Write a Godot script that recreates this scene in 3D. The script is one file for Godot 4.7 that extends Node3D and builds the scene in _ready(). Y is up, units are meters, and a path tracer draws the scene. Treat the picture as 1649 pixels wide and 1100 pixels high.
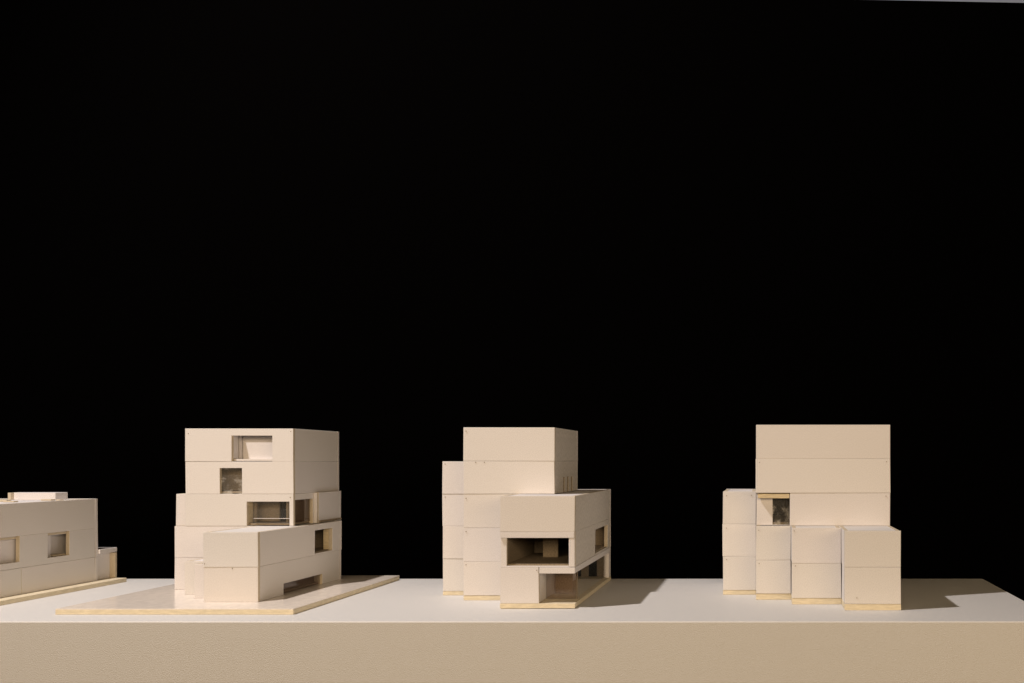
extends Node3D
# Four card building models on a white plinth in front of a black board.
# Lengths are laid out in units of the eye height above the plinth top (H metres).
# A pixel (x, y) of the photograph on a plane whose foot stands v pixels below the
# horizon lies at X = (x - VX) / v, Y = 1 - (y - VY) / v, Z = F / v.

const H := 0.25
const F := 1640.0
const VX := 1230.0
const VY := 742.0
const T := 0.03            # thickness of the model board

var rng := RandomNumberGenerator.new()
var card: StandardMaterial3D
var cards: Array = []
var inner: StandardMaterial3D
var streaky: StandardMaterial3D
var core: StandardMaterial3D
var wood: StandardMaterial3D
var board_wood: StandardMaterial3D
var sheet_mat: StandardMaterial3D
var acrylic: StandardMaterial3D
var smeared: StandardMaterial3D
var tinted: StandardMaterial3D
var pin_mat: StandardMaterial3D
var origin := Vector3.ZERO  # base point of the model being built, in world metres
var quiet := false

func gx(x: float, v: float) -> float: return (x - VX) / v
func gz(v: float) -> float: return F / v
func gy(y: float, v: float) -> float: return 1.0 - (y - VY) / v
func w3(x: float, y: float, z: float) -> Vector3: return Vector3(x * H, y * H, -z * H)

# ------------------------------------------------------------------ naming
func put(o: Node, called: String, parent: Node) -> void:
	var n := called
	var k := 0
	while parent.has_node(NodePath(n)):
		k += 1
		n = "%s_%03d" % [called, k]
	o.name = n
	parent.add_child(o, true)

func thing(called: String, at: Vector3, label: String, category: String, group: String) -> Node3D:
	var o := Node3D.new()
	put(o, called, self)
	o.position = at
	o.set_meta("label", label)
	o.set_meta("category", category)
	o.set_meta("group", group)
	origin = at
	return o

func inst(mesh: Mesh, called: String, parent: Node) -> MeshInstance3D:
	var m := MeshInstance3D.new()
	m.mesh = mesh
	m.cast_shadow = GeometryInstance3D.SHADOW_CASTING_SETTING_ON
	put(m, called, parent)
	return m

# ------------------------------------------------------------------ geometry
func quad(st: SurfaceTool, a: Vector3, b: Vector3, c: Vector3, d: Vector3, n: Vector3) -> void:
	var p := [a, b, c, d]
	var uv := [Vector2(0, 1), Vector2(1, 1), Vector2(1, 0), Vector2(0, 0)]
	var order := [0, 1, 2, 0, 2, 3]
	if (b - a).cross(c - a).dot(n) > 0.0:
		order = [0, 2, 1, 0, 3, 2]
	for i in order:
		st.set_normal(n)
		st.set_uv(uv[i])
		st.add_vertex(p[i])

# A flat board w x h with its outer face at O, rectangular holes, chamfered rims.
# Faces take the paper material, the cut edges the core material.
func panel(parent: Node, called: String, o: Vector3, u: Vector3, v: Vector3, n: Vector3, w: float, h: float, t: float, holes: Array = [], face: Material = null, edge: Material = null, wob: float = 1.0) -> MeshInstance3D:
	if face == null: face = cards[rng.randi() % cards.size()]
	if edge == null: edge = core
	var us := [0.0, w]
	var vs := [0.0, h]
	for q in holes:
		for a in [q[0], q[2]]:
			if a > 0.0 and a < w and not us.has(a): us.append(a)
		for a in [q[1], q[3]]:
			if a > 0.0 and a < h and not vs.has(a): vs.append(a)
	us.sort()
	vs.sort()
	var nu := us.size() - 1
	var nv := vs.size() - 1
	var solid := {}
	for i in nu:
		for j in nv:
			var cu: float = (us[i] + us[i + 1]) * 0.5
			var cv: float = (vs[j] + vs[j + 1]) * 0.5
			var s := true
			for q in holes:
				if cu > q[0] and cu < q[2] and cv > q[1] and cv < q[3]: s = false
			if s: solid[Vector2i(i, j)] = true
	# hand-made: each board sits a hair in or out and a hair askew
	var d0 := rng.randf_range(-0.0021, 0.0021) * wob
	var ta := rng.randf_range(-0.0029, 0.0029) * wob
	var tb := rng.randf_range(-0.0029, 0.0029) * wob
	var su := rng.randf_range(-0.0025, 0.0025) * wob
	var sv := rng.randf_range(-0.0012, 0.0012) * wob
	var c := 0.0016
	var pt := func(a: float, b: float, d: float) -> Vector3:
		var dd: float = d + d0 + ta * (a / w - 0.5) + tb * (b / h - 0.5)
		return (o + u * (a + su * (b / h - 0.5)) + v * (b + sv * (a / w - 0.5)) + n * dd) * Vector3(H, H, -H) - origin
	var nn := n * Vector3(1, 1, -1)
	var uu := u * Vector3(1, 1, -1)
	var vv := v * Vector3(1, 1, -1)
	var sf := SurfaceTool.new()
	sf.begin(Mesh.PRIMITIVE_TRIANGLES)
	var se := SurfaceTool.new()
	se.begin(Mesh.PRIMITIVE_TRIANGLES)
	var sb := SurfaceTool.new()
	sb.begin(Mesh.PRIMITIVE_TRIANGLES)
	for k in solid:
		var i: int = k.x
		var j: int = k.y
		var a0: float = us[i]
		var a1: float = us[i + 1]
		var b0: float = vs[j]
		var b1: float = vs[j + 1]
		var el := not solid.has(Vector2i(i - 1, j))
		var er := not solid.has(Vector2i(i + 1, j))
		var eb := not solid.has(Vector2i(i, j - 1))
		var et := not solid.has(Vector2i(i, j + 1))
		var ia0 := a0 + (c if el else 0.0)
		var ia1 := a1 - (c if er else 0.0)
		var ib0 := b0 + (c if eb else 0.0)
		var ib1 := b1 - (c if et else 0.0)
		quad(sf, pt.call(ia0, ib0, 0.0), pt.call(ia1, ib0, 0.0), pt.call(ia1, ib1, 0.0), pt.call(ia0, ib1, 0.0), nn)
		quad(sb, pt.call(ia0, ib0, -t), pt.call(ia1, ib0, -t), pt.call(ia1, ib1, -t), pt.call(ia0, ib1, -t), -nn)
		if el: rim(sf, se, pt, true, a0, ia0, b0, b1, ib0, ib1, t, c, -uu, nn)
		if er: rim(sf, se, pt, true, a1, ia1, b0, b1, ib0, ib1, t, c, uu, nn)
		if eb: rim(sf, se, pt, false, b0, ib0, a0, a1, ia0, ia1, t, c, -vv, nn)
		if et: rim(sf, se, pt, false, b1, ib1, a0, a1, ia0, ia1, t, c, vv, nn)
	sf.set_material(face)
	se.set_material(edge)
	var m := sf.commit()
	se.commit(m)
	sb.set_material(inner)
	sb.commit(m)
	return inst(m, called, parent)

func rim(sf: SurfaceTool, se: SurfaceTool, pt: Callable, along_v: bool, e: float, ie: float, p0: float, p1: float, i0: float, i1: float, t: float, c: float, out: Vector3, nn: Vector3) -> void:
	var g := func(ed: float, al: float, d: float) -> Vector3:
		return pt.call(ed, al, d) if along_v else pt.call(al, ed, d)
	quad(se, g.call(e, p0, -t + c), g.call(e, p1, -t + c), g.call(e, p1, -c), g.call(e, p0, -c), out)
	quad(sf, g.call(e, p0, -c), g.call(e, p1, -c), g.call(ie, i1, 0.0), g.call(ie, i0, 0.0), (out + nn).normalized())
	quad(sf, g.call(e, p0, -t + c), g.call(e, p1, -t + c), g.call(ie, i1, -t), g.call(ie, i0, -t), (out - nn).normalized())

# chamfered solid block, extents in layout units
func block_into(st: SurfaceTool, x0: float, x1: float, y0: float, y1: float, z0: float, z1: float, c: float) -> void:
	var lo := Vector3(minf(x0, x1), minf(y0, y1), -maxf(z0, z1)) * H - origin
	var hi := Vector3(maxf(x0, x1), maxf(y0, y1), -minf(z0, z1)) * H - origin
	var k := minf(c * H, minf(hi.x - lo.x, minf(hi.y - lo.y, hi.z - lo.z)) * 0.3)
	var il := lo + Vector3(k, k, k)
	var ih := hi - Vector3(k, k, k)
	for ax in 3:
		var b := (ax + 1) % 3
		var d := (ax + 2) % 3
		for s in [0, 1]:
			var q := []
			for r in [[0, 0], [1, 0], [1, 1], [0, 1]]:
				var p := Vector3.ZERO
				p[ax] = hi[ax] if s == 1 else lo[ax]
				p[b] = ih[b] if r[0] == 1 else il[b]
				p[d] = ih[d] if r[1] == 1 else il[d]
				q.append(p)
			var n := Vector3.ZERO
			n[ax] = 1.0 if s == 1 else -1.0
			quad(st, q[0], q[1], q[2], q[3], n)
			for s2 in [0, 1]:       # chamfer between face (ax, s) and face (b, s2)
				var n2 := Vector3.ZERO
				n2[b] = 1.0 if s2 == 1 else -1.0
				var e := []
				for r in [0, 1]:
					var p := Vector3.ZERO
					p[ax] = hi[ax] if s == 1 else lo[ax]
					p[b] = ih[b] if s2 == 1 else il[b]
					p[d] = ih[d] if r == 1 else il[d]
					e.append(p)
				for r in [1, 0]:
					var p := Vector3.ZERO
					p[ax] = ih[ax] if s == 1 else il[ax]
					p[b] = hi[b] if s2 == 1 else lo[b]
					p[d] = ih[d] if r == 1 else il[d]
					e.append(p)
				quad(st, e[0], e[1], e[2], e[3], (n + n2).normalized())
	for sx in [0, 1]:
		for sy in [0, 1]:
			for sz in [0, 1]:
				var n := Vector3(sx * 2 - 1, sy * 2 - 1, sz * 2 - 1).normalized()
				var a := Vector3(hi.x if sx else lo.x, ih.y if sy else il.y, ih.z if sz else il.z)
				var bb := Vector3(ih.x if sx else il.x, hi.y if sy else lo.y, ih.z if sz else il.z)
				var cc := Vector3(ih.x if sx else il.x, ih.y if sy else il.y, hi.z if sz else lo.z)
				var tri := [a, bb, cc]
				if (bb - a).cross(cc - a).dot(n) > 0.0: tri = [a, cc, bb]
				for p in tri:
					st.set_normal(n)
					st.set_uv(Vector2.ZERO)
					st.add_vertex(p)

func block(parent: Node, called: String, x0: float, x1: float, y0: float, y1: float, z0: float, z1: float, m: Material, c: float = 0.002) -> MeshInstance3D:
	var st := SurfaceTool.new()
	st.begin(Mesh.PRIMITIVE_TRIANGLES)
	block_into(st, x0, x1, y0, y1, z0, z1, c)
	st.set_material(m)
	return inst(st.commit(), called, parent)

# One storey: floor and ceiling decks (the part itself) and four wall boards.
# opt: front / back holes [x0, y0, x1, y1]; right holes [z0, y0, z1, y1]; skip: wall names left out;
# roof_holes [x0, z0, x1, z1]
func storey(parent: Node, x0: float, x1: float, y0: float, y1: float, z0: float, z1: float, opt: Dictionary = {}) -> MeshInstance3D:
	var g := rng.randf_range(0.0002, 0.0008)
	y0 += g
	y1 -= g
	var st := SurfaceTool.new()
	st.begin(Mesh.PRIMITIVE_TRIANGLES)
	var skip: Array = opt.get("skip", [])
	var m := 0.004
	var fx0 := x0 + T + m
	var fx1 := x1 - T - m
	if skip.has("right"): fx1 = x1 - m
	block_into(st, fx0, fx1, y0 + 0.004, y0 + 0.018, z0 + T + m, z1 - T - m, 0.001)
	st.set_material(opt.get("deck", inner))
	var s := inst(st.commit(), opt.get("called", "storey"), parent)
	var h := y1 - y0
	if not skip.has("roof"):
		var rh := []
		for q in opt.get("roof_holes", []): rh.append([q[0] - x0 - T, q[1] - z0 - T, q[2] - x0 - T, q[3] - z0 - T])
		panel(s, "roof_panel", Vector3(x0 + T, y1 - 0.002, z0 + T), Vector3(1, 0, 0), Vector3(0, 0, 1), Vector3(0, 1, 0), x1 - x0 - 2 * T, z1 - z0 - 2 * T, 0.02, rh, null, null, 0.3)
	if not skip.has("front"):
		var hs := []
		for q in opt.get("front", []): hs.append([q[0] - x0, q[1] - y0, q[2] - x0, q[3] - y0])
		panel(s, "wall_panel", Vector3(x0, y0, z0), Vector3(1, 0, 0), Vector3(0, 1, 0), Vector3(0, 0, -1), x1 - x0, h, T, hs)
	if not skip.has("right"):
		var hs := []
		for q in opt.get("right", []): hs.append([q[0] - z0 - T, q[1] - y0, q[2] - z0 - T, q[3] - y0])
		panel(s, "wall_panel", Vector3(x1 - 0.0012, y0, z0 + T), Vector3(0, 0, 1), Vector3(0, 1, 0), Vector3(1, 0, 0), z1 - z0 - 2 * T, h, T, hs, opt.get("right_face", null), opt.get("right_edge", null))
	if not skip.has("left"):
		panel(s, "wall_panel", Vector3(x0 + 0.0012, y0, z0 + T), Vector3(0, 0, 1), Vector3(0, 1, 0), Vector3(-1, 0, 0), z1 - z0 - 2 * T, h, T)
	if not skip.has("back"):
		var hs := []
		for q in opt.get("back", []): hs.append([q[0] - x0, q[1] - y0, q[2] - x0, q[3] - y0])
		panel(s, "wall_panel", Vector3(x0, y0, z1), Vector3(1, 0, 0), Vector3(0, 1, 0), Vector3(0, 0, 1), x1 - x0, h, T, hs, null, card)
	return s

# head of a pin pushed into the front board, photo pixel on plane v
func pin(parent: Node, x: float, y: float, v: float) -> void:
	var cm := CylinderMesh.new()
	cm.top_radius = 0.003 * H
	cm.bottom_radius = 0.003 * H
	cm.height = 0.008 * H
	cm.radial_segments = 10
	cm.rings = 1
	cm.material = pin_mat
	var o := inst(cm, "pin", parent)
	o.rotation.x = PI / 2
	o.position = w3(gx(x, v), gy(y, v), gz(v)) - origin

func pane_x(parent: Node, x: float, y0: float, y1: float, z0: float, z1: float, m: Material) -> MeshInstance3D:
	var st := SurfaceTool.new()
	st.begin(Mesh.PRIMITIVE_TRIANGLES)
	quad(st, w3(x, y0, z0) - origin, w3(x, y0, z1) - origin, w3(x, y1, z1) - origin, w3(x, y1, z0) - origin, Vector3(1, 0, 0))
	st.set_material(m)
	return inst(st.commit(), "window_pane", parent)

func pane_z(parent: Node, z: float, x0: float, x1: float, y0: float, y1: float, m: Material) -> MeshInstance3D:
	var st := SurfaceTool.new()
	st.begin(Mesh.PRIMITIVE_TRIANGLES)
	quad(st, w3(x0, y0, z) - origin, w3(x1, y0, z) - origin, w3(x1, y1, z) - origin, w3(x0, y1, z) - origin, Vector3(0, 0, 1))
	st.set_material(m)
	return inst(st.commit(), "window_pane", parent)

# ------------------------------------------------------------------ materials
func noise_tex(freq: float, sd: int, lo: Color, hi: Color, octaves: int = 4, normal: bool = false, bump: float = 1.0, size: int = 512) -> ImageTexture:
	var n := FastNoiseLite.new()
	n.seed = sd
	n.noise_type = FastNoiseLite.TYPE_SIMPLEX_SMOOTH
	n.frequency = freq
	n.fractal_octaves = octaves
	var im := n.get_seamless_image(size, size)
	im.convert(Image.FORMAT_RGBA8)
	if normal:
		im.bump_map_to_normal_map(bump)
	else:
		for y in size:
			for x in size:
				im.set_pixel(x, y, lo.lerp(hi, im.get_pixel(x, y).r))
	return ImageTexture.create_from_image(im)

func lin(r: float, g: float, b: float) -> Color:
	return Color(r, g, b).linear_to_srgb()

func surface(base: Color, var_amount: float, freq: float, tile: float, rough: float, bump: float, sd: int) -> StandardMaterial3D:
	var m := StandardMaterial3D.new()
	m.albedo_color = base
	var lo := Color(1, 1, 1) * (1.0 - var_amount)
	lo.a = 1.0
	m.albedo_texture = noise_tex(freq, sd, lo, Color(1, 1, 1), 5)
	m.roughness = rough
	m.metallic_specular = 0.3
	m.uv1_triplanar = true
	m.uv1_world_triplanar = true
	m.uv1_scale = Vector3.ONE * tile
	if bump > 0.0:
		m.normal_enabled = true
		m.normal_texture = noise_tex(freq * 2.0, sd + 7, lo, lo, 3, true, 4.0)
		m.normal_scale = bump
	return m

func smear_texture(sd: int, clear: float, dirty: float) -> ImageTexture:
	# dried glue on clear acrylic: ragged blotches towards the rims, scratches between
	var n := FastNoiseLite.new()
	n.seed = sd
	n.frequency = 0.013
	n.fractal_octaves = 4
	var n2 := FastNoiseLite.new()
	n2.seed = sd + 1
	n2.frequency = 0.09
	var s := 128
	var im := Image.create(s, s, false, Image.FORMAT_RGBA8)
	for y in s:
		for x in s:
			var e := minf(minf(x, s - 1 - x), minf(y * 1.4, (s - 1 - y) * 0.6)) / 64.0
			var q := n.get_noise_2d(x, y) * 1.1 + n2.get_noise_2d(x * 0.4, y) * 0.22 - e * 1.1 + 0.28
			var a := clampf(q * 1.6, 0.0, 1.0)
			im.set_pixel(x, y, Color(0.86, 0.85, 0.82, lerpf(clear, dirty, a)))
	return ImageTexture.create_from_image(im)

func make_materials() -> void:
	card = surface(lin(0.82, 0.785, 0.775), 0.09, 0.09, 9.0, 0.85, 0.12, 3)
	cards = [card]
	for c in [lin(0.84, 0.805, 0.775), lin(0.80, 0.77, 0.74), lin(0.82, 0.78, 0.75), lin(0.81, 0.79, 0.775)]:
		var k: StandardMaterial3D = card.duplicate()
		k.albedo_color = c
		cards.append(k)
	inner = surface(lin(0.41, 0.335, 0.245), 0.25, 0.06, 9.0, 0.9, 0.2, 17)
	streaky = surface(lin(0.88, 0.83, 0.76), 0.26, 0.07, 9.0, 0.9, 0.25, 61)
	streaky.uv1_scale = Vector3(15.0, 3.5, 15.0)
	core = surface(lin(0.67, 0.58, 0.44), 0.10, 0.05, 14.0, 0.9, 0.3, 11)
	wood = surface(lin(0.80, 0.66, 0.42), 0.16, 0.04, 9.0, 0.75, 0.3, 23)
	wood.uv1_scale = Vector3(2.0, 18.0, 6.0)
	board_wood = surface(lin(0.84, 0.74, 0.54), 0.12, 0.03, 8.0, 0.7, 0.3, 29)
	board_wood.uv1_scale = Vector3(3.0, 20.0, 3.0)
	sheet_mat = surface(lin(0.90, 0.82, 0.73), 0.08, 0.02, 5.0, 0.16, 0.0, 31)
	sheet_mat.metallic_specular = 0.22
	pin_mat = StandardMaterial3D.new()
	pin_mat.albedo_color = lin(0.20, 0.15, 0.10)
	pin_mat.roughness = 0.5
	acrylic = StandardMaterial3D.new()
	acrylic.albedo_color = Color(0.9, 0.9, 0.88, 0.05)
	acrylic.transparency = BaseMaterial3D.TRANSPARENCY_ALPHA
	acrylic.roughness = 0.04
	smeared = StandardMaterial3D.new()
	smeared.albedo_texture = smear_texture(5, 0.08, 0.5)
	smeared.transparency = BaseMaterial3D.TRANSPARENCY_ALPHA
	smeared.roughness = 0.1
	tinted = StandardMaterial3D.new()
	tinted.albedo_color = Color(0.42, 0.33, 0.27, 0.45)
	tinted.transparency = BaseMaterial3D.TRANSPARENCY_ALPHA
	tinted.roughness = 0.08

# ------------------------------------------------------------------ scene
func _ready() -> void:
	rng.seed = 71
	# camera: level, the lens shifted so that the vanishing point sits at (VX, VY)
	var cam := Camera3D.new()
	cam.name = "camera"
	add_child(cam)
	cam.position = Vector3(0, H, 0)
	cam.projection = Camera3D.PROJECTION_FRUSTUM
	cam.near = 0.05
	cam.far = 60.0
	cam.size = 1100.0 / F * cam.near
	cam.frustum_offset = Vector2((824.5 - VX) / F, (VY - 550.0) / F) * cam.near
	cam.current = true

	var we := WorldEnvironment.new()
	we.name = "environment"
	var env := Environment.new()
	env.background_mode = Environment.BG_COLOR
	env.background_color = Color(0, 0, 0)
	env.ambient_light_source = Environment.AMBIENT_SOURCE_DISABLED
	env.tonemap_mode = Environment.TONE_MAPPER_LINEAR
	env.tonemap_exposure = 1.0
	env.sdfgi_enabled = true
	env.ssao_enabled = true
	env.ssil_enabled = true
	we.environment = env
	add_child(we)

	# the track spot above the left models, found from the two long shadows
	var key := SpotLight3D.new()
	key.name = "track_spot"
	add_child(key)
	key.position = w3(-5.55, 8.6, 4.35)
	key.look_at(w3(-0.2, 0.6, 7.6))
	key.spot_angle = 74.0
	key.spot_angle_attenuation = 0.6
	key.spot_range = 12.0
	key.spot_attenuation = 2.0
	key.light_color = lin(1.0, 0.905, 0.86)
	key.light_energy = 5.0
	key.light_size = 0.03
	key.shadow_enabled = true
	# broad unseen fill panel, added to brighten fronts and right faces softly
	var room := AreaLight3D.new()
	room.name = "room_fill"
	add_child(room)
	room.position = Vector3(0.6, 1.0, 2.6)
	room.look_at(Vector3(-0.3, 0.1, -1.8))
	room.area_size = Vector2(6.0, 0.9)
	room.area_range = 14.0
	room.area_attenuation = 2.0
	room.light_color = lin(1.0, 0.74, 0.46)
	room.light_energy = 14.4
	room.shadow_enabled = true

	make_materials()
	build_setting()
	build_long_model()
	build_board_model()
	build_corner_model()
	build_stepped_model()

func build_setting() -> void:
	origin = Vector3.ZERO
	var paint := surface(lin(0.75, 0.74, 0.72), 0.05, 0.15, 5.0, 0.6, 0.0, 41)
	paint.normal_enabled = true
	paint.normal_texture = noise_tex(0.14, 43, Color.WHITE, Color.WHITE, 3, true, 6.0)
	paint.normal_scale = 0.32
	paint.uv1_scale = Vector3.ONE * 8.0
	# plinth: thick painted slab, its lower edge slightly out of level, on a dark recessed foot
	var st := SurfaceTool.new()
	st.begin(Mesh.PRIMITIVE_TRIANGLES)
	var zf := gz(259.0)
	var zb := gz(190.0)
	block_into(st, -8.0, 1.859, -0.389, 0.0, zf, zb, 0.006)
	st.set_material(paint)
	var p := inst(st.commit(), "plinth", self)
	p.set_meta("kind", "structure")
	var dark := StandardMaterial3D.new()
	dark.albedo_color = lin(0.02, 0.02, 0.02)
	dark.roughness = 0.9
	block(p, "foot", -7.8, 1.65, -3.4, -0.390, zf + 0.3, zb - 0.2, dark)

	# black board behind, its top edge a little out of level, grey wall beyond
	var black := surface(lin(0.0013, 0.0011, 0.0011), 0.5, 0.25, 9.0, 0.95, 0.0, 53)
	black.metallic_specular = 0.05
	st = SurfaceTool.new()
	st.begin(Mesh.PRIMITIVE_TRIANGLES)
	var z := 10.5
	var tk := 0.12
	var tl := 1.0 + 4.75 + 0.0204 * (1.28 + 14.0)
	var tr := 1.0 + 4.75 - 0.0204 * (8.0 - 1.28)
	var a := w3(-14, -3.4, z)
	var b := w3(8, -3.4, z)
	var c := w3(8, tr, z)
	var d := w3(-14, tl, z)
	var o := Vector3(0, 0, -tk * H)
	quad(st, a, b, c, d, Vector3(0, 0, 1))
	quad(st, a + o, b + o, c + o, d + o, Vector3(0, 0, -1))
	quad(st, d, c, c + o, d + o, Vector3(0, 1, 0))
	quad(st, a, b, b + o, a + o, Vector3(0, -1, 0))
	quad(st, a, d, d + o, a + o, Vector3(-1, 0, 0))
	quad(st, b, c, c + o, b + o, Vector3(1, 0, 0))
	st.set_material(black)
	var bd := inst(st.commit(), "backdrop", self)
	bd.set_meta("kind", "structure")
	var grey := surface(lin(0.27, 0.31, 0.40), 0.06, 0.02, 2.0, 0.9, 0.0, 59)
	var wl := block(self, "wall", -16, 10, -3.4, 9.0, 13.0, 13.4, grey)
	wl.set_meta("kind", "structure")

const GROUP := "architectural models on the plinth"

# the low model cut by the picture's left side
func build_long_model() -> void:
	var t := thing("building_model", w3(-6.1, 0, gz(220)), "long low cream card building model with a box on its flat roof", "building model", GROUP)
	var x0 := -6.9
	var x1 := -5.367
	var zf := gz(246)
	var zb := gz(199.8)
	var l0 := 1.0 - 0.304
	var l1 := 1.0 - 0.542
	var l2 := 1.0 - 0.775
	var l3 := 1.0 - 0.9655
	block(t, "baseboard", x0 - 0.08, -5.262, 0.0006, l3 - 0.0008, gz(250), gz(195), board_wood)
	# top storey with parapet: the roof lies a little below the wall tops
	var s := storey(t, x0, x1, l1, l0, zf, zb, {"skip": ["roof"]})
	block(s, "roof_deck", x0 + T, x1 - T - 0.003, l0 - 0.02, l0 - 0.006, zf + T + 0.003, zb - T - 0.003, card)
	# box on the roof
	var r := block(t, "roof_box", -5.845, gx(89, 205), l0 - 0.005, 1.0 - 0.2517, gz(205), gz(201.4), card)
	block(r, "side_board", -5.93, -5.849, l0 - 0.005, 1.0 - 0.2520, gz(205) + 0.05, gz(201.4), card)
	block(r, "edge_strip", -5.955, -5.9315, l0 - 0.005, 1.0 - 0.2522, gz(205) + 0.02, gz(201.4), core)
	for q in [[-5.60, -5.52, 208.0, 0.012], [-5.80, -5.70, 214.0, 0.016], [-5.66, -5.58, 216.5, 0.010], [-5.47, -5.44, 208.5, 0.010]]:
		block(t, "roof_light", q[0], q[1], l0 - 0.0055, l0 + q[3] - 0.006, gz(q[2]), gz(q[2]) + 0.05, core)
	# middle storey with two windows in the long side
	var za0 := gz((VX - 77.5) / 5.367)
	var za1 := gz((VX - 112.4) / 5.367)
	var zc0 := gz(236.0)
	var zc1 := gz((VX - 32.3) / 5.367)
	var wb := 1.0 - 0.7285
	var m := storey(t, x0, x1, l2, l1, zf, zb, {"right": [[za0, wb, za1, l1], [zc0, wb, zc1, l1]]})
	block(m, "inner_board", x1 - 0.060, x1 - 0.045, l2 + 0.02, l1 - 0.025, zc0 - 0.05, zc1 + 0.06, card)
	block(m, "inner_board", x1 - 0.065, x1 - 0.050, l2 + 0.02, l1 - 0.025, za0 - 0.06, za0 + 0.10, card)
	block(m, "inner_board", x1 - 0.125, x1 - 0.105, l2 + 0.02, l1 - 0.025, za0 + 0.05, za1 + 0.2, card)
	block(m, "window_sill", x1 - 0.10, x1 - T - 0.002, wb, wb + 0.012, za0 + 0.105, za1 - 0.005, core)
	# lowest storey in two lengths, the joint shows
	var zj := gz((VX - 35.0) / 5.367)
	storey(t, x0, x1 - 0.002, l3, l2, zj + 0.001 - T, zb, {"skip": ["front"]})
	storey(t, x0, x1 + 0.001, l3, l2, zf, zj - 0.001 + T, {"skip": ["back"]})
	# low porch behind
	var an := block(t, "porch", -5.75, -5.352, 1.0 - 0.752, 1.0 - 0.716, zb + 0.002, gz(194.6), card)
	block(an, "porch_wall", -5.70, -5.395, l3, 1.0 - 0.757, zb + 0.002, gz(195.2), card)
	block(an, "porch_post", -5.41, -5.353, l3, 1.0 - 0.757, gz(195.2) + 0.002, gz(194.6), core)
	pass

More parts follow.
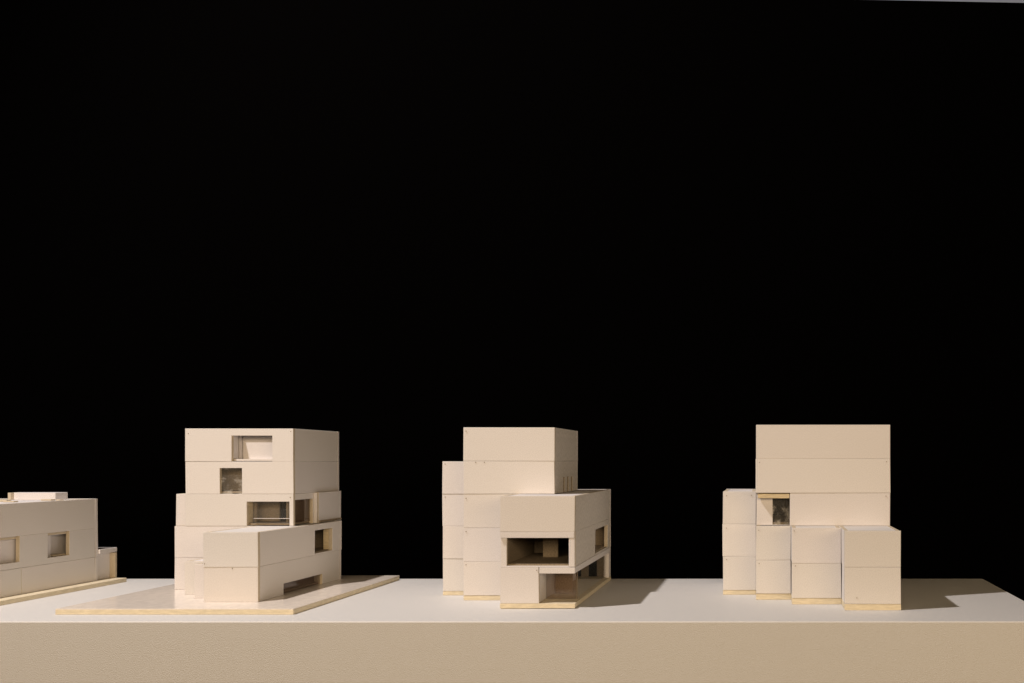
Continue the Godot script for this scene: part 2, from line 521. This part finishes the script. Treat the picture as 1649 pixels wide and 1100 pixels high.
# tower on the large glossy board
func build_board_model() -> void:
	var t := thing("building_model", w3(-3.83, 0, gz(220)), "stepped card tower model standing on a wide glossy baseboard with yellow edges", "building model", GROUP)
	var top := 1.0 + 0.24
	var l1 := 1.0 - 0.006
	var l2 := 1.0 - 0.2475
	var l3 := 1.0 - 0.487
	var l4 := 1.0 - 0.7235
	var l5 := 1.0 - 0.9617
	var bx0 := gx(88.8, 248)
	var bx1 := gx(472.2, 248)
	var bd := block(t, "baseboard", bx0, bx1, 0.0006, l5 - 0.0062, gz(248), gz(192), board_wood)
	block(bd, "glossy_sheet", bx0 + 0.001, bx1 - 0.001, l5 - 0.006, l5, gz(248) + 0.001, gz(192) - 0.001, sheet_mat, 0.0008)
	var f := 216.0
	var zf := gz(f)
	var zb := gz(195.0)
	var x0 := gx(298.2, f)
	var x1 := gx(472.2, f)
	# top storey with a terrace; unseen roof hole added to light its back
	var a0 := gx(373.0, f)
	var a1 := gx(438.5, f)
	var ay := gy(701.6, f)
	var s := storey(t, x0, x1, l1, top, zf, zb, {"front": [[a0, l1 - 1.0, a1, ay]], "deck": card, "roof_holes": [[a0, zf + 0.04, a1 + 0.03, zf + 0.13]]})
	block(s, "terrace_wall", a0 - 0.022, a0 - 0.002, l1 + 0.02, top - 0.025, zf + T + 0.003, zf + 0.10, card)
	block(s, "terrace_wall", a0 - 0.022, a0 - 0.002, l1 + 0.02, top - 0.025, zf + 0.122, zf + 0.165, card)
	block(s, "terrace_back", a0 - 0.002, a1 + 0.06, l1 + 0.0185, top - 0.025, zf + 0.166, zf + 0.186, card)
	block(s, "rail_strip", a0, a1 + 0.06, ay - 0.030, ay - 0.022, zf + 0.162, zf + 0.1655, card)
	block(s, "rail_strip", a0, a1 + 0.06, ay - 0.010, ay + 0.002, zf + 0.160, zf + 0.1655, card)
	pin(s, 303.5, 698.2, f)
	pin(s, 468.5, 695.0, f)
	# second storey, one square window with smeared acrylic
	var c0 := gx(353.7, f)
	var c1 := gx(389.6, f)
	s = storey(t, x0 + 0.001, x1 + 0.001, l2, l1, zf, zb, {"front": [[c0, gy(796.4, f), c1, gy(753.8, f)]]})
	pane_z(s, zf + 0.022, c0 - 0.01, c1 + 0.01, gy(796.8, f), gy(753.0, f), smeared)
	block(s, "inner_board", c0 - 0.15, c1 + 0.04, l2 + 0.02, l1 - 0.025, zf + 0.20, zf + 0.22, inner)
	# third storey, corner window
	var d0 := gx(397.0, f)
	var d1 := gx(465.8, f)
	var dy1 := gy(808.0, f)
	var dz1 := gz((1230.0 - 504.0) / 3.509)
	s = storey(t, x0 - 0.002, x1, l3, l2, zf, zb, {"front": [[d0, l3 - 1.0, d1, dy1]], "right": [[zf, l3 - 1.0, dz1, 1.0 - 0.294]], "back": [[-3.96, l3 + 0.01, -3.79, dy1]]})
	block(s, "window_jamb", d0 - 0.024, d0 - 0.001, l3 + 0.02, l2 - 0.025, zf + T + 0.002, zf + 0.10, wood)
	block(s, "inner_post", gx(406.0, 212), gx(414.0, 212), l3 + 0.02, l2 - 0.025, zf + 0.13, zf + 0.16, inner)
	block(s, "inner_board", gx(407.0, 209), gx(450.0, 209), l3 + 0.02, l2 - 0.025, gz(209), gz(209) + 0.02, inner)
	pane_z(s, zf + 0.024, d0 - 0.005, d1 + 0.005, l3 + 0.02, dy1 + 0.005, acrylic)
	block(s, "rail_strip", d0 + 0.045, d1 + 0.02, gy(835.6, f), gy(834.9, f), zf + 0.014, zf + 0.022, card, 0.0004)
	pane_x(s, x1 - 0.022, l3 + 0.02, 1.0 - 0.29, zf + T, dz1 + 0.01, tinted)
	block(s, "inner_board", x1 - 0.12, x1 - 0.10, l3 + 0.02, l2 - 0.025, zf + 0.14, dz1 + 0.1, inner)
	pin(s, 467.5, 801.0, f)
	# its rear block, a little proud of the side
	storey(t, x1 + 0.001, x1 + 0.029, l3, l2, dz1 + 0.012, gz(194.9), {"skip": ["left", "front", "back", "roof"], "called": "rear_cladding"})
	block(t, "rear_edge", x1 + 0.001, x1 + 0.0285, l3 + 0.0012, l2 - 0.0012, dz1 + 0.004, dz1 + 0.0105, card)
	# left shaft, storeys three to five
	var sv := 215.8
	var sx := gx(281.3, sv)
	var zs := gz(sv)
	storey(t, sx + 0.003, x0 - 0.004, l3, l2, zs + 0.01, gz(199), {})
	var fx0 := gx(327.3, 236.8)
	var fx1 := gx(415.5, 236.8)
	var ff := gz(236.8)
	storey(t, sx, fx0 - 0.003, l4, l3, zs, gz(199), {})
	var p2 := gx(297.0, 224.0)
	var p3 := gx(312.7, 230.5)
	storey(t, sx, p2 - 0.002, l5, l4, zs, gz(199), {"called": "ground_storey"})
	storey(t, p2, p3 - 0.002, l5, l4, gz(224.0), gz(199), {"called": "ground_storey"})
	storey(t, p3, fx0 - 0.002, l5, l4, gz(230.5), gz(199), {"called": "ground_storey"})
	# projecting block, two storeys
	var e0 := gz((VX - 507.4) / 3.4396)
	var e1 := gz((VX - 535.6) / 3.4396)
	s = storey(t, fx0, fx1, l4, l3, ff, gz(197.6), {"right": [[e0, 1.0 - 0.712, e1, 1.0 - 0.535]]})
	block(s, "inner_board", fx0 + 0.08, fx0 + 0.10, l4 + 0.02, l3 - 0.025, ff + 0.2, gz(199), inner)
	block(s, "window_jamb", fx1 - 0.075, fx1 - T - 0.003, 1.0 - 0.7125, 1.0 - 0.534, e1 - 0.001, e1 + 0.02, wood)
	pin(s, 329.5, 908.0, 236.8)
	pin(s, 474.5, 854.5, 214.5)
	var g0 := gz((VX - 457.4) / 3.4396)
	var g1 := gz((VX - 520.0) / 3.4396)
	s = storey(t, fx0 + 0.0015, fx1 - 0.001, l5, l4, ff + 0.001, gz(197.8), {"right": [[g0, l5 - 1.0, g1, 1.0 - 0.882]], "called": "ground_storey"})
	block(s, "window_jamb", fx1 - 0.07, fx1 - T - 0.003, l5 + 0.002, 1.0 - 0.883, g1 - 0.001, g1 + 0.02, core)
	pane_x(s, fx1 - 0.024, l5 + 0.002, 1.0 - 0.88, g0 - 0.005, g1 + 0.005, tinted)
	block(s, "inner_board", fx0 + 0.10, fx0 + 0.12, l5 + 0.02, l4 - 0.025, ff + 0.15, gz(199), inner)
	pin(s, 374.5, 915.5, 236.8)

# tower with ribbon opening and glazed corner
func build_corner_model() -> void:
	var t := thing("building_model", w3(-1.8, 0, gz(215)), "stacked card tower model with a wide dark ribbon opening above a glazed corner", "building model", GROUP)
	var mv := 225.0
	var zm := gz(mv)
	var tx0 := gx(746.0, mv)
	var tx1 := gx(893.0, mv)
	var top := 1.0 + 0.2385
	var l1 := 1.0 - 0.002
	var l2 := 1.0 - 0.2375
	var l3 := 1.0 - 0.481
	var l4 := 1.0 - 0.7195
	var l5 := 1.0 - 0.9635
	var tb := gz(199.9)
	var s := storey(t, tx0, tx1, l1, top, zm, tb, {"right_face": streaky})
	pin(s, 750.5, 694.3, mv)
	var slots := []
	for x in [908.8, 915.0, 920.9]:
		var za := gz(mv * (VX - x + 1.2) / (VX - 893.0))
		var zc := gz(mv * (VX - x - 1.2) / (VX - 893.0))
		slots.append([za, l2 - 1.0, zc, 1.0 - 0.122])
	s = storey(t, tx0 + 0.002, tx1 - 0.0015, l2, l1, zm, tb, {"right": slots, "right_edge": inner, "right_face": streaky})  # slot edges take the dark inner tone, their shade put into the colour
	block(s, "inner_board", tx1 - 0.20, tx1 - 0.18, l2 + 0.02, l1 - 0.025, zm + 0.1, tb - 0.1, inner)
	pin(s, 766.0, 744.5, mv)
	pin(s, 780.0, 744.5, mv)
	# left shaft
	var lx0 := gx(712.7, 217)
	var lx1 := tx0 - 0.006
	var zl := gz(217)
	var lv := [1.0 - 0.005, 1.0 - 0.2465, 1.0 - 0.4845, 1.0 - 0.7275, 1.0 - 0.9685]
	for i in 4:
		var o := storey(t, lx0 + rng.randf_range(-0.002, 0.002), lx1, lv[i + 1], lv[i], zl, gz(201), {})
		if i < 2: pin(o, 717.0, [747.5, 800.5][i], 217)
	block(t, "base_block", lx0 + 0.001, lx1, 0.0006, lv[4] - 0.001, zl + 0.004, gz(201), board_wood)
	# middle shaft
	var fx0 := gx(805.2, 238.6)
	var fx1 := gx(925.4, 238.6)
	var mx1 := fx0 - 0.004
	var mvl := [l2, l3, 1.0 - 0.722, 1.0 - 0.9645]
	for i in 3:
		var o := storey(t, tx0 + rng.randf_range(-0.0015, 0.0015), mx1, mvl[i + 1], mvl[i], zm + 0.001, gz(200.5), {})
		pin(o, 750.5, [802.5, 856.0, 909.5][i], mv)
	block(t, "base_block", tx0 + 0.001, mx1, 0.0006, mvl[3] - 0.001, zm + 0.004, gz(200.5), board_wood)
	# projecting block
	var ff := gz(238.6)
	var fb := gz(193.0)
	s = storey(t, fx0, fx1, l3, l2, ff, fb, {"right_face": streaky})
	# facing board hanging below the storey
	panel(s, "facing_board", Vector3(fx0 - 0.001, gy(866.3, 238.6), ff - 0.003), Vector3(1, 0, 0), Vector3(0, 1, 0), Vector3(0, 0, -1), fx1 - fx0 - 0.002, l3 - gy(866.3, 238.6) - 0.001, 0.016, [], null, null, 0.3)
	var o0 := gx(815.0, 238.6)
	var o1 := gx(915.6, 238.6)
	var ob := gy(911.8, 238.6)
	var r0 := gz((VX - 959.0) / 1.277)
	var r1 := gz((VX - 979.5) / 1.277)
	s = storey(t, fx0 + 0.001, fx1, l4, l3, ff + 0.016, fb, {"front": [[o0, ob, o1, l3 + 1.0]], "right": [[r0, 1.0 - 0.705, r1, 1.0 - 0.525]], "right_face": streaky})
	block(s, "front_post", o1 + 0.001, fx1 - 0.001, l4 + 0.002, gy(866.6, 238.6), ff + 0.002, ff + 0.0145, card)
	block(s, "sill_board", fx0 + 0.004, fx1 - 0.045, l4 + 0.0012, ob - 0.002, ff + 0.005, ff + 0.0145, card)
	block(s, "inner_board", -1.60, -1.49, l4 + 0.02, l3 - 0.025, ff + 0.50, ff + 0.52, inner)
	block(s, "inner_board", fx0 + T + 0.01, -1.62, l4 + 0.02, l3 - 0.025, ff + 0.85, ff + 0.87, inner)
	block(s, "inner_board", fx1 - 0.14, fx1 - 0.12, l4 + 0.02, l3 - 0.025, r0 - 0.12, r1 + 0.12, card)
	# ground storey: closed left part, glazed corner right
	var jx := gx(867.4, 238.6)
	var zg := ff + 0.225
	s = storey(t, fx0, jx, l5, l4, ff + 0.002, fb - 0.25, {"called": "ground_storey"})
	pin(s, 864.5, 918.5, 238.6)
	block(t, "lintel", jx + 0.003, fx1 + 0.001, gy(923.8, 238.6), l4 - 0.0012, ff + 0.002, ff + 0.032, card)
	block(t, "lintel", fx1 - T, fx1 - 0.001, gy(923.8, 238.6), l4 - 0.0012, ff + 0.033, fb, card)
	var gl := block(t, "glazed_corner", jx + 0.004, fx1 - T - 0.002, l4 - 0.016, l4 - 0.003, ff + 0.033, fb - 0.03, card)
	pane_z(gl, zg, jx + 0.002, fx1 - 0.03, l5, l4 - 0.018, tinted)
	pane_x(gl, fx1 - 0.022, l5, gy(923.8, 238.6), zg, fb - 0.08, acrylic)
	block(gl, "corner_strip", fx1 - 0.026, fx1 - 0.021, l5, l4 - 0.018, zg - 0.004, zg + 0.004, pin_mat, 0.0005)
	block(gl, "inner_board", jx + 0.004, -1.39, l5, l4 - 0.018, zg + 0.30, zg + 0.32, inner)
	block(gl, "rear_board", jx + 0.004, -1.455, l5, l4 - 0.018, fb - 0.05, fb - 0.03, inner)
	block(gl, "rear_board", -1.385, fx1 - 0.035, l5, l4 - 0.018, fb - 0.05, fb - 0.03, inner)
	block(gl, "rear_post", fx1 - 0.031, fx1 - 0.001, l5, gy(923.8, 238.6) - 0.001, fb - 0.10, fb - 0.002, card)
	block(t, "base_block", fx0 - 0.001, fx1 + 0.002, 0.004, l5 - 0.001, ff, fb, board_wood)
	block(t, "base_block", fx0 + 0.002, fx0 + 0.2, 0.0006, 0.0036, ff + 0.01, fb - 0.05, board_wood)

# tower stepping down in four blocks
func build_stepped_model() -> void:
	var t := thing("building_model", w3(0.3, 0, gz(215)), "card tower model stepping down in four blocks with one small dark recessed window", "building model", GROUP)
	var top := 1.0 + 0.2589
	var l1 := 1.0 + 0.0134
	var l2 := 1.0 - 0.2312
	var l3 := 1.0 - 0.468
	var l4 := 1.0 - 0.711
	var l5 := 1.0 - 0.962
	var v := 224.0
	var zt := gz(v)
	var zb := gz(197.0)
	var x0 := gx(1217.2, v)
	var x1 := gx(1433.8, v)
	var s := storey(t, x0 + 0.002, x1 - 0.001, l1, top, zt + 0.002, zb, {})
	s = storey(t, x0, x1, l2, l1, zt, zb, {})
	pin(s, 1223.2, 744.8, v)
	pin(s, 1427.5, 743.5, v)
	# third storey: closed right part, recessed bay at the open left corner
	var bx := gx(1272.0, v)
	s = storey(t, bx, x1 - 0.0015, l3, l2, zt + 0.001, zb, {"skip": ["left"]})
	pin(s, 1426.8, 799.0, v)
	var rz := zt + 0.075
	var g0 := gx(1244.3, v)
	var bay := storey(t, x0 + 0.004, bx - 0.002, l3, l2, rz, zb, {"front": [[g0, l3 + 0.004, bx + 1.0, l2 - 0.02]], "back": [[g0 - 0.03, l3 + 0.02, bx - 0.02, l2 - 0.02]], "skip": ["right"], "called": "recessed_bay"})
	pane_z(bay, rz + 0.01, g0 - 0.004, bx - 0.003, l3 + 0.002, l2 - 0.018, smeared)
	block(bay, "lintel", gx(1220.5, v), bx - 0.003, gy(802.6, v), gy(795.2, v), zt + 0.004, zt + 0.066, wood)
	# four blocks, each standing a step further forward
	var ax0 := gx(1164.2, 216)
	var ax1 := x0 - 0.0016
	var av := [1.0 - 0.2296, 1.0 - 0.472, 1.0 - 0.713, 1.0 - 0.965]
	for i in 3:
		var o := storey(t, ax0 + [0.0, -0.003, 0.001][i], ax1, av[i + 1], av[i], gz(216), zb, {})
		pin(o, 1170.0, [798.5, 850.5, 901.0][i], 216)
		if i == 0: pin(o, 1210.0, 797.5, 216)
	block(t, "base_block", ax0, ax1, 0.0006, av[3] - 0.001, gz(216) + 0.004, zb, board_wood)
	var steps := [
		[gx(1217.5, 224), gx(1273.9, 224), 224.0, [1.0 - 0.4695, 1.0 - 0.715, 1.0 - 0.9555], [[1222.0, 854.0], [1222.5, 907.5]]],
		[gx(1275.4, 231.5), gx(1354.9, 231.5), 231.5, [1.0 - 0.4685, 1.0 - 0.7135, 1.0 - 0.9565], [[1279.0, 855.0], [1281.0, 911.5]]],
		[gx(1360.3, 241.0), gx(1451.3, 241.0), 241.0, [1.0 - 0.4682, 1.0 - 0.7115, 1.0 - 0.9585], [[1380.0, 963.0]]],
	]
	for q in steps:
		var zf := gz(q[2])
		var yv: Array = q[3]
		var o: MeshInstance3D
		for i in 2:
			o = storey(t, q[0], q[1] + rng.randf_range(-0.003, 0.0), yv[i + 1], yv[i], zf, zb, {})
			if i < q[4].size(): pin(o, q[4][i][0], q[4][i][1], q[2])
		block(t, "base_block", q[0], q[1], 0.0006, yv[2] - 0.001, zf + 0.003, zb, board_wood)
